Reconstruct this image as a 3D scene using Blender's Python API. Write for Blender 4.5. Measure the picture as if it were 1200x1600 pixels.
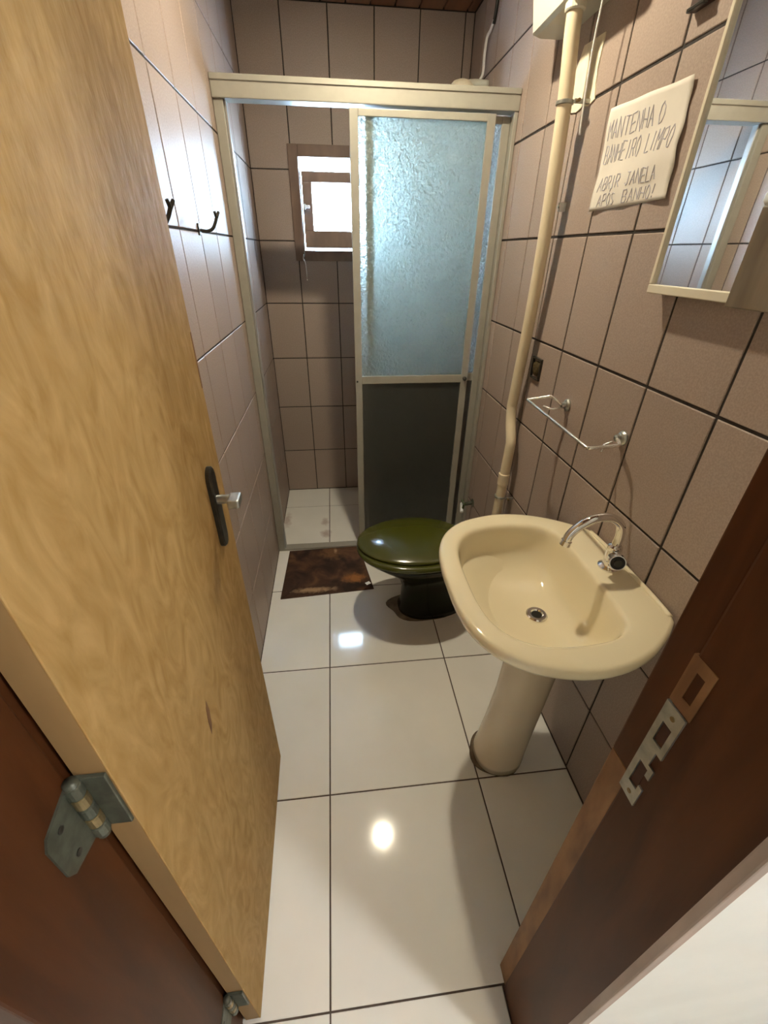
import bpy, bmesh, math, random
from mathutils import Vector, Matrix, noise as mnoise
random.seed(7)
for o in list(bpy.data.objects): bpy.data.objects.remove(o)
S = bpy.context.scene
COL = S.collection
# ---------------------------------------------------------------- camera
W = 1.035                                    # room width (left wall x=0, right wall x=W, back wall y=0)
CAMLOC = Vector((0.3552, -2.6401, 1.4113)); YAW, PITCH, ROLL, FPX = 0.1156, -0.5499, 0.0119, 663.2
cd = bpy.data.cameras.new('camera'); cam = bpy.data.objects.new('camera', cd); COL.objects.link(cam)
cd.sensor_fit = 'VERTICAL'; cd.sensor_height = 36.0; cd.lens = FPX/1600*36.0; cd.clip_start = 0.01
f = Vector((math.sin(YAW)*math.cos(PITCH), math.cos(YAW)*math.cos(PITCH), math.sin(PITCH)))
r = Vector((math.cos(YAW), -math.sin(YAW), 0)); u = r.cross(f)
r2 = math.cos(ROLL)*r + math.sin(ROLL)*u; u2 = -math.sin(ROLL)*r + math.cos(ROLL)*u
M = Matrix((r2, u2, -f)).transposed().to_4x4(); M.translation = CAMLOC
cam.matrix_world = M; S.camera = cam
# ---------------------------------------------------------------- world, exposure
wd = bpy.data.worlds.new('world'); S.world = wd; wd.use_nodes = True
bg = wd.node_tree.nodes['Background']; bg.inputs[0].default_value = (0.52, 0.76, 1.0, 1); bg.inputs[1].default_value = 11.5
vs = S.view_settings; vs.view_transform = 'Standard'; vs.look = 'None'; vs.gamma = 1; vs.use_curve_mapping = False
vs.exposure = 2.7
pl = bpy.data.lights.new('window_portal', 'AREA'); pl.shape = 'RECTANGLE'; pl.size = 0.48; pl.size_y = 0.5
pl.cycles.is_portal = True
po = bpy.data.objects.new('window_portal', pl); COL.objects.link(po); po.location = (0.4, 0.16, 1.60); po.rotation_euler = (math.radians(-90), 0, 0)
BULB_STRENGTH = 290.0; HALL_STRENGTH = 62.0
# ---------------------------------------------------------------- materials
def mat(name, col, rough=0.5, metal=0.0, var=0.0, scale=8.0, stretch=(1, 1, 1), bump=0.0, bscale=None, coat=0.0,
        col2=None, rnd=0.0, trans=0.0, ior=1.45, emit=None, estr=0.0, detail=4.0, dist=0.0, lo=0.35, hi=0.65, spec=0.5, bdist=0.004):
    m = bpy.data.materials.new(name); m.use_nodes = True
    n = m.node_tree.nodes; l = m.node_tree.links; b = n['Principled BSDF']
    b.inputs['Base Color'].default_value = (*col, 1); b.inputs['Roughness'].default_value = rough
    b.inputs['Metallic'].default_value = metal; b.inputs['Coat Weight'].default_value = coat
    b.inputs['Coat Roughness'].default_value = 0.08; b.inputs['IOR'].default_value = ior
    b.inputs['Transmission Weight'].default_value = trans; b.inputs['Specular IOR Level'].default_value = spec
    if emit: b.inputs['Emission Color'].default_value = (*emit, 1); b.inputs['Emission Strength'].default_value = estr
    geo = n.new('ShaderNodeNewGeometry'); mp = n.new('ShaderNodeMapping'); mp.inputs['Scale'].default_value = stretch
    l.new(geo.outputs['Position'], mp.inputs['Vector'])
    out = None
    if col2 or var:
        c2 = col2 or tuple(min(1, c*(1-var)) for c in col)
        nz = n.new('ShaderNodeTexNoise'); nz.inputs['Scale'].default_value = scale; nz.inputs['Detail'].default_value = detail
        nz.inputs['Distortion'].default_value = dist
        l.new(mp.outputs['Vector'], nz.inputs['Vector'])
        rp = n.new('ShaderNodeValToRGB'); rp.color_ramp.elements[0].position = lo; rp.color_ramp.elements[1].position = hi
        rp.color_ramp.elements[0].color = (*c2, 1); rp.color_ramp.elements[1].color = (*col, 1)
        l.new(nz.outputs['Fac'], rp.inputs['Fac']); out = rp.outputs['Color']
    if rnd:
        oi = n.new('ShaderNodeObjectInfo'); mr = n.new('ShaderNodeMapRange')
        mr.inputs['To Min'].default_value = 1-rnd; mr.inputs['To Max'].default_value = 1+rnd
        l.new(oi.outputs['Random'], mr.inputs['Value'])
        hs = n.new('ShaderNodeHueSaturation'); hs.inputs['Color'].default_value = (*col, 1)
        if out: l.new(out, hs.inputs['Color'])
        l.new(mr.outputs['Result'], hs.inputs['Value']); out = hs.outputs['Color']
    if out: l.new(out, b.inputs['Base Color'])
    if bump:
        nb = n.new('ShaderNodeTexNoise'); nb.inputs['Scale'].default_value = bscale or scale; nb.inputs['Detail'].default_value = 3
        l.new(mp.outputs['Vector'], nb.inputs['Vector'])
        bp = n.new('ShaderNodeBump'); bp.inputs['Strength'].default_value = bump; bp.inputs['Distance'].default_value = bdist
        l.new(nb.outputs['Fac'], bp.inputs['Height']); l.new(bp.outputs['Normal'], b.inputs['Normal'])
    m['bsdf'] = b.name
    return m
M_TILE = mat('glazed_wall_tile', (0.395, 0.310, 0.262), 0.44, var=0.16, scale=260, rnd=0.05, bump=0.10, bscale=90, lo=0.4, hi=0.62, spec=0.36)
M_GROUT = mat('dark_grout', (0.045, 0.036, 0.032), 0.85, var=0.4, scale=60)
M_FTILE = mat('white_floor_tile', (0.84, 0.83, 0.78), 0.075, var=0.05, scale=5, rnd=0.02, bump=0.012, bscale=14)
M_SILLT = mat('shower_floor_tile', (0.80, 0.79, 0.74), 0.10, var=0.05, scale=5, rnd=0.02)
M_FGROUT = mat('floor_grout', (0.10, 0.075, 0.06), 0.9, var=0.3, scale=40)
M_DOOR = mat('yellow_varnished_plywood', (0.46, 0.30, 0.125), 0.62, col2=(0.34, 0.205, 0.07), scale=19, stretch=(1, 1, 0.45), bump=0.5, bscale=60, detail=12, dist=2.4, lo=0.30, hi=0.68, spec=0.08)
M_DEDGE = mat('door_edge_wood', (0.36, 0.225, 0.095), 0.55, var=0.25, scale=14, stretch=(1, 1, 0.12))
M_JAMB = mat('brown_varnished_wood', (0.092, 0.030, 0.009), 0.45, col2=(0.050, 0.016, 0.005), scale=10, stretch=(2, 2, 0.3), detail=6, dist=0.6, bump=0.05, bscale=60, spec=0.2)
M_WORN = mat('worn_orange_wood', (0.27, 0.135, 0.05), 0.6, col2=(0.15, 0.065, 0.022), scale=30, stretch=(1, 1, 0.3), detail=6)
M_CASE = mat('pinkish_casing_wood', (0.44, 0.33, 0.27), 0.5, var=0.3, scale=20, stretch=(1, 1, .3))
M_CEIL = mat('ceiling_wood', (0.26, 0.11, 0.05), 0.45, var=0.4, scale=14, stretch=(1, 0.15, 1))
M_ALU = mat('champagne_aluminium', (0.40, 0.385, 0.33), 0.42, metal=0.3, var=0.06, scale=30)
M_ALUD = mat('grey_aluminium', (0.45, 0.44, 0.42), 0.4, metal=0.6, var=0.06, scale=30)
M_GLASS = mat('frosted_textured_glass', (0.78, 0.86, 0.84), 0.18, trans=0.94, ior=1.40, bump=1.0, bscale=75, bdist=0.012)
def frost(m, col, fac):
    n = m.node_tree.nodes; l = m.node_tree.links; t = n.new('ShaderNodeBsdfTranslucent'); t.inputs['Color'].default_value = (*col, 1)
    if n['Principled BSDF'].inputs['Normal'].links: l.new(n['Principled BSDF'].inputs['Normal'].links[0].from_socket, t.inputs['Normal'])
    mx = n.new('ShaderNodeMixShader'); mx.inputs[0].default_value = fac; l.new(n['Principled BSDF'].outputs[0], mx.inputs[1]); l.new(t.outputs[0], mx.inputs[2])
    l.new(mx.outputs[0], n['Material Output'].inputs['Surface']); return m
frost(M_GLASS, (0.82, 0.86, 0.82), 0.33)
M_GLASSL = mat('smoky_textured_panel', (0.36, 0.38, 0.36), 0.30, trans=0.92, ior=1.3, bump=0.5, bscale=110)
M_CLEAR = mat('clear_glass', (0.97, 0.98, 1), 0.0, trans=1.0, ior=1.05)
M_WOODW = mat('window_wood', (0.22, 0.14, 0.10), 0.5, var=0.3, scale=16, stretch=(1, 1, .4))
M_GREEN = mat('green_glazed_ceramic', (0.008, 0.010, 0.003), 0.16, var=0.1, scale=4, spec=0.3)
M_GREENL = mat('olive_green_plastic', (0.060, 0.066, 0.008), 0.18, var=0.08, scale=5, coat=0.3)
M_CEMENT = mat('stained_cement', (0.20, 0.15, 0.095), 0.8, var=0.45, scale=28, bump=0.3, bscale=60)
M_CREAM = mat('cream_ceramic', (0.84, 0.75, 0.53), 0.09, var=0.02, scale=3, coat=0.5)
M_PED = mat('ivory_ceramic', (0.70, 0.60, 0.44), 0.13, var=0.03, scale=3, coat=0.3)
M_CHROME = mat('chrome', (0.82, 0.82, 0.83), 0.07, metal=1.0, var=0.02, scale=5)
M_SATIN = mat('satin_chrome', (0.86, 0.85, 0.82), 0.27, metal=0.9, var=0.02)
M_STEEL = mat('dull_steel', (0.48, 0.50, 0.47), 0.38, metal=0.9, var=0.3, scale=60)
M_HINGE = mat('painted_green_grey_steel', (0.115, 0.125, 0.095), 0.42, metal=0.35, col2=(0.07, 0.075, 0.055), scale=70)
M_BRASS = mat('old_brass', (0.28, 0.21, 0.10), 0.4, metal=0.7, var=0.3, scale=80)
M_DARKM = mat('dark_bronze_metal', (0.075, 0.072, 0.062), 0.3, metal=0.7, var=0.3, scale=50)
M_BLACK = mat('black_plastic', (0.012, 0.011, 0.010), 0.3, var=0.1)
M_PIPE = mat('cream_pvc', (0.72, 0.62, 0.44), 0.33, var=0.06, scale=9)
M_PVCW = mat('offwhite_plastic', (0.66, 0.64, 0.53), 0.35, var=0.05, scale=9)
M_PLAST = mat('cream_plaster', (0.82, 0.74, 0.56), 0.8, var=0.12, scale=50, bump=0.2, bscale=90)
M_PAPER = mat('paper', (0.70, 0.655, 0.58), 0.85, var=0.05, scale=20)
M_INK = mat('faded_blue_ink', (0.52, 0.50, 0.56), 0.7, var=0.3, scale=60)
M_MIRROR = mat('mirror_silver', (0.90, 0.92, 0.93), 0.015, metal=1.0)
M_WHITEF = mat('ivory_frame_plastic', (0.74, 0.68, 0.54), 0.4, var=0.05)
M_OAK = mat('grey_oak_laminate', (0.25, 0.20, 0.14), 0.5, col2=(0.12, 0.09, 0.06), scale=22, stretch=(1, 1, 0.12), detail=6)
M_WHITE = mat('white_plastic', (0.82, 0.84, 0.86), 0.4, var=0.03)
M_HALLW = mat('white_hall_plaster', (0.84, 0.86, 0.84), 0.6, var=0.05, scale=6)
M_PLAIN = mat('plain_cream_wall', (0.55, 0.50, 0.42), 0.7, var=0.05)
M_RUGP = mat('rug_edge', (0.10, 0.05, 0.03), 0.95, var=0.4, scale=120, bump=0.5, bscale=300)
M_BULB = mat('lit_bulb', (1, .9, .75), 0.4, emit=(1.0, 0.88, 0.65), estr=BULB_STRENGTH)
M_HFILL = mat('hall_fill_glow', (1, 1, 1), 0.4, emit=(0.97, 1.0, 0.98), estr=HALL_STRENGTH)  # glow of the added globe that replaces daylight in the hall
M_CABLE = mat('white_cable', (0.75, 0.74, 0.70), 0.5, var=0.05)
def add_blobs(m, blobs, nscale=30, amp=1.4):
    n = m.node_tree.nodes; l = m.node_tree.links; b = n['Principled BSDF']; ge = n.new('ShaderNodeNewGeometry')
    src = b.inputs['Base Color'].links[0].from_socket
    nz = n.new('ShaderNodeTexNoise'); nz.inputs['Scale'].default_value = nscale; l.new(ge.outputs['Position'], nz.inputs['Vector'])
    for c, rad, col, st in blobs:
        mp = n.new('ShaderNodeMapping'); mp.inputs['Scale'].default_value = tuple(1/q for q in rad); mp.inputs['Location'].default_value = tuple(-p/q for p, q in zip(c, rad))
        l.new(ge.outputs['Position'], mp.inputs['Vector']); ln = n.new('ShaderNodeVectorMath'); ln.operation = 'LENGTH'; l.new(mp.outputs['Vector'], ln.inputs[0])
        ma = n.new('ShaderNodeMath'); ma.operation = 'MULTIPLY_ADD'; ma.inputs[1].default_value = amp; l.new(nz.outputs['Fac'], ma.inputs[0]); l.new(ln.outputs['Value'], ma.inputs[2])
        mr = n.new('ShaderNodeMapRange'); mr.inputs['From Min'].default_value = 1+amp*.5; mr.inputs['From Max'].default_value = .3+amp*.5; mr.inputs['To Max'].default_value = st; l.new(ma.outputs[0], mr.inputs['Value'])
        mx = n.new('ShaderNodeMix'); mx.data_type = 'RGBA'; l.new(mr.outputs['Result'], mx.inputs['Factor']); l.new(src, mx.inputs['A']); mx.inputs['B'].default_value = (*col, 1); src = mx.outputs['Result']
    l.new(src, b.inputs['Base Color'])
PK = (.42, .30, .27)
add_blobs(M_SILLT, [((.250, -.43, 0), (.03, .05, 1), PK, .6), ((.255, -.56, 0), (.035, .05, 1), PK, .7), ((.02, -.40, 0), (.03, .10, 1), PK, .6)])
# ---------------------------------------------------------------- mesh helpers
WL = {}
def obj(name, bm, m, parent=None, smooth=False, label=None, kind=None):
    bmesh.ops.recalc_face_normals(bm, faces=bm.faces)
    cs = [v.co for v in bm.verts]
    c = Vector([(min(v[i] for v in cs)+max(v[i] for v in cs))/2 for i in range(3)])
    bmesh.ops.translate(bm, verts=bm.verts, vec=-c)
    me = bpy.data.meshes.new(name); bm.to_mesh(me); bm.free()
    return link(name, me, m, c, parent, smooth, label, kind)
def link(name, me, m, c, parent=None, smooth=False, label=None, kind=None):
    if m and not me.materials: me.materials.append(m)
    if smooth:
        for p in me.polygons: p.use_smooth = True
    o = bpy.data.objects.new(name, me); COL.objects.link(o); WL[o.name] = Vector(c)
    if parent: o.parent = parent; o.location = Vector(c) - WL[parent.name]
    else: o.location = c
    if label: o['label'] = label
    if kind: o['kind'] = kind
    return o
def thing(name, label, cat, loc, group=None, kind=None):
    o = bpy.data.objects.new(name, None); COL.objects.link(o); o.location = loc; WL[o.name] = Vector(loc)
    o.empty_display_size = 0.05
    if label: tag(o, label, cat, group)
    if kind: o['kind'] = kind
    return o
def tag(o, label, cat, group=None, kind=None):
    o['label'] = label; o['category'] = cat
    if group: o['group'] = group
    if kind: o['kind'] = kind
    return o
def struct(o, label=None, cat=None):
    o['kind'] = 'structure'
    if label: o['label'] = label
    if cat: o['category'] = cat
    return o
def box(x0, x1, y0, y1, z0, z1, bev=0.0, seg=2, bm=None):
    b = bm or bmesh.new(); t = bmesh.new()
    bmesh.ops.create_cube(t, size=1)
    bmesh.ops.scale(t, vec=(x1-x0, y1-y0, z1-z0), verts=t.verts)
    bmesh.ops.translate(t, vec=((x0+x1)/2, (y0+y1)/2, (z0+z1)/2), verts=t.verts)
    if bev: bmesh.ops.bevel(t, geom=t.edges[:], offset=bev, segments=seg, affect='EDGES', profile=0.6)
    return merge(b, t)
def merge(b, t, mtx=None):
    me = bpy.data.meshes.new('tmp'); t.to_mesh(me); t.free()
    if mtx: me.transform(mtx)
    b.from_mesh(me); bpy.data.meshes.remove(me); return b
def loft(rings, cap0=True, cap1=True, bm=None, close=True):
    b = bm or bmesh.new(); vs = [[b.verts.new(p) for p in rg] for rg in rings]; n = len(rings[0])
    for a, c in zip(vs, vs[1:]):
        for i in range(n if close else n-1):
            b.faces.new((a[i], a[(i+1) % n], c[(i+1) % n], c[i]))
    if cap0: b.faces.new(list(reversed(vs[0])))
    if cap1: b.faces.new(vs[-1])
    return b
def smooth_path(pts, sub=6):
    P = [Vector(p) for p in pts]; out = []
    for i in range(len(P)-1):
        p0, p1, p2, p3 = P[max(i-1, 0)], P[i], P[i+1], P[min(i+2, len(P)-1)]
        for k in range(sub):
            t = k/sub
            out.append(0.5*((2*p1)+(-p0+p2)*t+(2*p0-5*p1+4*p2-p3)*t*t+(-p0+3*p1-3*p2+p3)*t**3))
    out.append(P[-1]); return out
def tube(pts, rad, n=12, bm=None, radii=None):
    P = [Vector(p) for p in pts]; rings = []; up = None
    for i, p in enumerate(P):
        d = (P[min(i+1, len(P)-1)] - P[max(i-1, 0)]).normalized()
        if up is None:
            up = d.orthogonal().normalized()
        else: up = (up - d*up.dot(d)).normalized()
        s = d.cross(up); R = radii[i] if radii else rad
        rings.append([p + R*(math.cos(a)*up + math.sin(a)*s) for a in [2*math.pi*k/n for k in range(n)]])
    return loft(rings, bm=bm)
def cyl(a, b_, rad, n=20, rad2=None, bm=None):
    return tube([a, b_], rad, n, bm, radii=[rad, rad2 if rad2 is not None else rad])
def lathe(c, prof, n=32, axis='z', bm=None):
    # prof: list of (radius, height)
    c = Vector(c); rings = []
    for R, h in prof:
        R = max(R, 1e-4); rg = []
        for k in range(n):
            a = 2*math.pi*k/n; ca, sa = R*math.cos(a), R*math.sin(a)
            rg.append(c + (Vector((ca, sa, h)) if axis == 'z' else Vector((h, ca, sa)) if axis == 'x' else Vector((ca, h, sa))))
        rings.append(rg)
    return loft(rings, bm=bm)
# ---------------------------------------------------------------- tile helper
TM = {}
def tile_mesh(w, h, t, m, inset=0.0016):
    k = (round(w, 4), round(h, 4), t, m.name)
    if k in TM: return TM[k]
    b = bmesh.new(); a, c = w/2, h/2; i = inset
    def rg(x, y, z): return [b.verts.new((sx*x, sy*y, z)) for sx, sy in ((-1, -1), (1, -1), (1, 1), (-1, 1))]
    r0, r1, r2 = rg(a, c, -t), rg(a, c, -i*0.8), rg(a-i, c-i, 0)
    for p, q in ((r0, r1), (r1, r2)):
        for j in range(4): b.faces.new((p[j], p[(j+1) % 4], q[(j+1) % 4], q[j]))
    b.faces.new(r2); b.faces.new(list(reversed(r0)))
    me = bpy.data.meshes.new('tile'); b.to_mesh(me); b.free(); me.materials.append(m); TM[k] = me
    return me
def cut(rects, hole):
    out = []; hx0, hx1, hy0, hy1 = hole
    for x0, x1, y0, y1 in rects:
        if hx0 >= x1 or hx1 <= x0 or hy0 >= y1 or hy1 <= y0: out.append((x0, x1, y0, y1)); continue
        if y0 < hy0: out.append((x0, x1, y0, hy0))
        if y1 > hy1: out.append((x0, x1, hy1, y1))
        m0, m1 = max(y0, hy0), min(y1, hy1)
        if x0 < hx0: out.append((x0, hx0, m0, m1))
        if x1 > hx1: out.append((hx1, x1, m0, m1))
    return out
def tiles(parent, us, vs_, place, m, gap, t, name='tile', hole=None):
    """us, vs_: joint positions including ends; place(u,v)->(location, rotation matrix 3x3 with columns u,v,normal)"""
    rects = [(us[i], us[i+1], vs_[j], vs_[j+1]) for i in range(len(us)-1) for j in range(len(vs_)-1)]
    if hole: rects = cut(rects, hole)
    for u0, u1, v0, v1 in rects:
        w, h = u1-u0-gap, v1-v0-gap
        if w < 0.006 or h < 0.006: continue
        me = tile_mesh(w, h, t, m)
        loc, rot = place((u0+u1)/2, (v0+v1)/2)
        o = bpy.data.objects.new(name, me); COL.objects.link(o); o.parent = parent
        jit = Vector(rot.col[2])*random.uniform(-0.0003, 0.0003)
        o.location = Vector(loc) + jit - WL[parent.name]
        e = rot.to_euler(); o.rotation_euler = e
def frame3(uv, vv):
    uv, vv = Vector(uv), Vector(vv); return Matrix((uv, vv, uv.cross(vv))).transposed()
# ---------------------------------------------------------------- room shell
HZ, Z1, ZC = 0.2909, 0.2906, 2.30
zj = [0.0] + [Z1+HZ*k for k in range(7)] + [ZC]
YD = -2.38                                   # bathroom ends at the door wall
yj = sorted([YD] + [-0.968+0.2*k for k in range(-7, 5)] + [0.0]); yj = [y for y in yj if y >= YD]
T = 0.0028
wl = struct(obj('wall_left', box(-0.12, -T, YD, 0.13, -0.06, ZC+0.05), M_GROUT), 'left wall of mauve tiles with dark grout', 'wall')
tiles(wl, [-y for y in reversed(yj)], zj, lambda u_, v: ((0, -u_, v), frame3((0, 1, 0), (0, 0, 1))), M_TILE, 0.005, 0.006)
wr = struct(obj('wall_right', box(W+T, W+0.12, YD, 0.13, -0.06, ZC+0.05), M_GROUT), 'right wall of mauve tiles with dark grout behind the sink', 'wall')
tiles(wr, yj, zj, lambda u_, v: ((W, u_, v), frame3((0, -1, 0), (0, 0, 1))), M_TILE, 0.0065, 0.006)
WX0, WX1, WZ0, WZ1 = 0.205, 0.595, 1.39, 1.815         # window opening
b = bmesh.new()
for x0, x1, z0, z1 in cut([(-T, W+T, -0.06, ZC+0.05)], (WX0, WX1, WZ0, WZ1)): box(x0, x1, T, 0.13, z0, z1, bm=b)
wb = struct(obj('wall_back', b, M_GROUT), 'back wall of mauve tiles around the small window', 'wall')
xj = [0.0]+[0.194+0.2*k for k in range(5)]+[W]
tiles(wb, xj, zj, lambda u_, v: ((u_, 0, v), frame3((1, 0, 0), (0, 0, 1))), M_TILE, 0.005, 0.006, hole=(WX0, WX1, WZ0, WZ1))
# plaster showing where a piece of tile is broken away behind the downpipe
b = bmesh.new(); ring = [(-1.120, 1.745), (-1.128, 1.83), (-1.15, 1.868), (-1.252, 1.862), (-1.247, 1.80), (-1.252, 1.772), (-1.262, 1.742), (-1.232, 1.735), (-1.205, 1.741), (-1.17, 1.736)]
loft([[(W-0.0005, y, z) for y, z in ring], [(W-0.003, y*0.998-0.0024, z) for y, z in ring]], bm=b)
obj('plaster_patch', b, M_PLAST, wr, label='cream plaster patch')
ce = struct(obj('ceiling', box(-0.0028, W+0.0028, YD, 0.0028, ZC+0.0119, ZC+0.05), M_CEIL), 'brown wooden plank ceiling', 'ceiling')
for k in range(11):
    x0 = -0.05+k*0.105; obj('plank', box(max(x0, 0.001), min(x0+0.1, W-0.001), YD, -0.001, ZC, ZC+0.012, 0.003, 1), M_CEIL, ce)
# floor
fl = struct(obj('floor', box(-0.0028, W+0.0028, -2.54, 0.0028, -0.06, -0.0022), M_FGROUT), 'glossy white tiled floor', 'floor')
FX = [0.0, 0.2774, 0.7413, W]; up3 = frame3((1, 0, 0), (0, 1, 0))
tiles(fl, FX, [-2.412, -1.976, -1.508, -1.040, -0.672], lambda u_, v: ((u_, v, 0), up3), M_FTILE, 0.0042, 0.005, name='floor_tile')
tiles(fl, FX, [-0.672, -0.241, 0.0], lambda u_, v: ((u_, v, 0), up3), M_SILLT, 0.0042, 0.005, name='floor_tile')
tiles(fl, [0.097, 0.2774, 0.665], [-2.536, -2.412], lambda u_, v: ((u_, v, 0), up3), M_FTILE, 0.0035, 0.005, name='threshold_tile')
# door wall, jambs, hall
JL, JR, YN, YF, LZ = 0.095, 0.666, -2.533, -2.415, 2.08
dw = bmesh.new()
box(-0.9, JL-0.035, YN, YD, -0.06, 2.5, bm=dw); box(JR+0.013, 2.0, YN, YD, -0.06, 2.5, bm=dw); box(JL-0.035, JR+0.013, YN, YD, LZ+0.035, 2.5, bm=dw)
struct(obj('wall_front', dw, M_HALLW), 'white plastered wall holding the door frame', 'wall')
t1 = struct(obj('trim_1', box(JL-0.034, JL, YN-0.004, -2.410, 0, LZ, 0.002), M_JAMB), 'dark brown wooden door jamb carrying the hinges', 'door jamb')
t2 = struct(obj('trim_2', box(JR, JR+0.0125, YN+0.004, YF, 0, LZ, 0.003), M_JAMB), 'dark brown wooden door jamb with the strike plate', 'door jamb')
t3 = struct(obj('trim_3', box(JL-0.034, JR+0.0125, YN-0.004, YF, LZ+0.001, LZ+0.034, 0.004), M_JAMB), 'dark brown wooden door head above the opening', 'door frame')
obj('rebate_or_gap_strip', box(JR+0.003, JR+0.0125, YF+0.0002, YD-0.001, 0.0, 0.90, 0.002), M_WORN, t2, label='worn orange lower rebate of the jamb')
obj('rebate_or_gap_strip', box(JR+0.003, JR+0.0125, YF+0.0002, YD-0.001, 0.9005, LZ, 0.002), M_JAMB, t2)
obj('rebate_or_gap_strip', box(JL-0.034, JL-0.004, -2.4098, YD-0.001, 0.0, LZ, 0.002), M_JAMB, t1)  # dark strip added behind the door edge to darken the hinge gap
obj('casing_edge', box(JR-0.001, JR+0.0128, YN-0.004, YN+0.0065, 0, LZ, 0.002), M_CASE, t2, label='pinkish bare wood edge')
# old mortise cut in the right jamb (lighter recess frame) and strike plate
b = bmesh.new()
for y0, y1, z0, z1 in cut([(-2.440, -2.413, 1.042, 1.106)], (-2.433, -2.423, 1.056, 1.092)): box(JR-0.0010, JR+0.005, y0, y1, z0, z1, bm=b)
obj('mortise_cut', b, M_WORN, t2, label='orange bare wood patch of an old lock mortise')
sp = bmesh.new(); rects = [(-2.438, -2.413, 0.882, 1.040)]
for h in ((-2.432, -2.420, 0.984, 1.015), (-2.432, -2.420, 0.905, 0.945)): rects = cut(rects, h)
rects = cut(rects, (-2.450, -2.430, 0.952, 0.974)); rects = cut(rects, (-2.450, -2.428, 0.915, 0.935))
for y0, y1, z0, z1 in rects: box(JR-0.0022, JR+0.002, y0, y1, z0, z1, bm=sp)
spo = obj('strike_plate', sp, M_STEEL, t2, label='grey steel strike plate')
for z in (1.028, 0.893): obj('screw', cyl((JR-0.0030, -2.427, z), (JR+0.001, -2.427, z), 0.0028, 12), M_BRASS, spo)
for y0, z0, z1 in ((-2.426, .986, 1.013), (-2.426, .907, .943)):
    obj('lock_slot', box(JR-0.0006, JR+0.004, y0-0.005, y0+0.005, z0, z1), mat('dark_slot', (0.05, 0.016, 0.006), 0.7), spo)
# hall beyond the camera
hf = struct(obj('floor_hall', box(-0.9, 2.0, -4.2, YN-0.0005, -0.06, -0.0005), M_FTILE), 'white floor of the hall outside the bathroom', 'floor')
struct(obj('wall_hall_left', box(-1.0, -0.9, -4.2, YN, 0, 2.5), M_HALLW), 'white hall wall on the hinge side', 'wall')
struct(obj('wall_hall_right', box(2.0, 2.1, -4.2, YN, 0, 2.5), M_HALLW), 'white hall wall on the strike plate side', 'wall')
struct(obj('wall_hall_back', box(-1.0, 2.1, -4.3, -4.2, 0, 2.5), M_PLAIN), 'cream wall at the end of the hall', 'wall')
struct(obj('ceiling_hall', box(-1.0, 2.1, -4.3, YN+0.02, 2.5, 2.55), M_CEIL), 'wooden ceiling of the hall', 'ceiling')
# ---------------------------------------------------------------- door leaf (hinged left, opened into the room)
DA = math.radians(1.15)
def door_xf(bm):   # local: u along leaf from hinge (0..0.56), t thickness 0..-0.032 (to -x), z
    c, s = math.cos(DA), math.sin(DA); hx, hy = 0.129, -2.405
    for v in bm.verts:
        t_, u_, z = v.co
        v.co = (hx + t_*c - u_*s, hy + t_*s + u_*c, z)
    return bm
dr = struct(obj('door_1', door_xf(box(-0.0317, -0.0003, 0.0004, 0.559, 0.008, 2.06, 0.0015, 1)), M_DEDGE), 'yellow plywood door opened against the left wall', 'door')
obj('face_panel', door_xf(box(-0.002, 0.0006, 0.0, 0.5594, 0.008, 2.06, 0.0008, 1)), M_DOOR, dr, label='yellow swirling veneer face')
obj('edge_chip', door_xf(box(-0.004, 0.0010, 0.5515, 0.5598, 1.20, 1.295, 0.0014, 1)), M_WORN, dr, label='chipped brown spot on the door edge')
b = bmesh.new(); loft([[(0.0004, u_, z) for u_, z in ((.195, .735), (.205, .745), (.213, .775), (.211, .80), (.203, .79), (.197, .765))], [(0.0009, u_, z) for u_, z in ((.195, .735), (.205, .745), (.213, .775), (.211, .80), (.203, .79), (.197, .765))]], bm=b)
obj('veneer_scar', door_xf(b), M_WORN, dr, label='small brown scar in the veneer')
# handle: long plate plus lever
U0 = 0.475
b = bmesh.new(); ring0 = []
for k in range(28):
    a = 2*math.pi*k/28; y = U0+0.020*math.cos(a); z = 1.0+(0.062 if math.sin(a) >= 0 else -0.062)+0.022*math.sin(a); ring0.append((y, z))
loft([[(0.0006, y, z) for y, z in ring0], [(0.0070, y, z) for y, z in ring0], [(0.0095, U0+(y-U0)*0.75, 1.0+(z-1.0)*0.965) for y, z in ring0]], bm=b)
hp = obj('handle_plate', door_xf(b), M_DARKM, dr, smooth=False, label='dark bronze handle plate')
b = cyl((0.009, U0-0.004, 1.020), (0.040, U0-0.004, 1.020), 0.0085, 16); box(0.030, 0.052, U0-0.030, U0+0.006, 1.012, 1.029, 0.004, bm=b)
obj('lever', door_xf(b), M_STEEL, hp, smooth=False, label='worn chrome lever')
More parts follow.
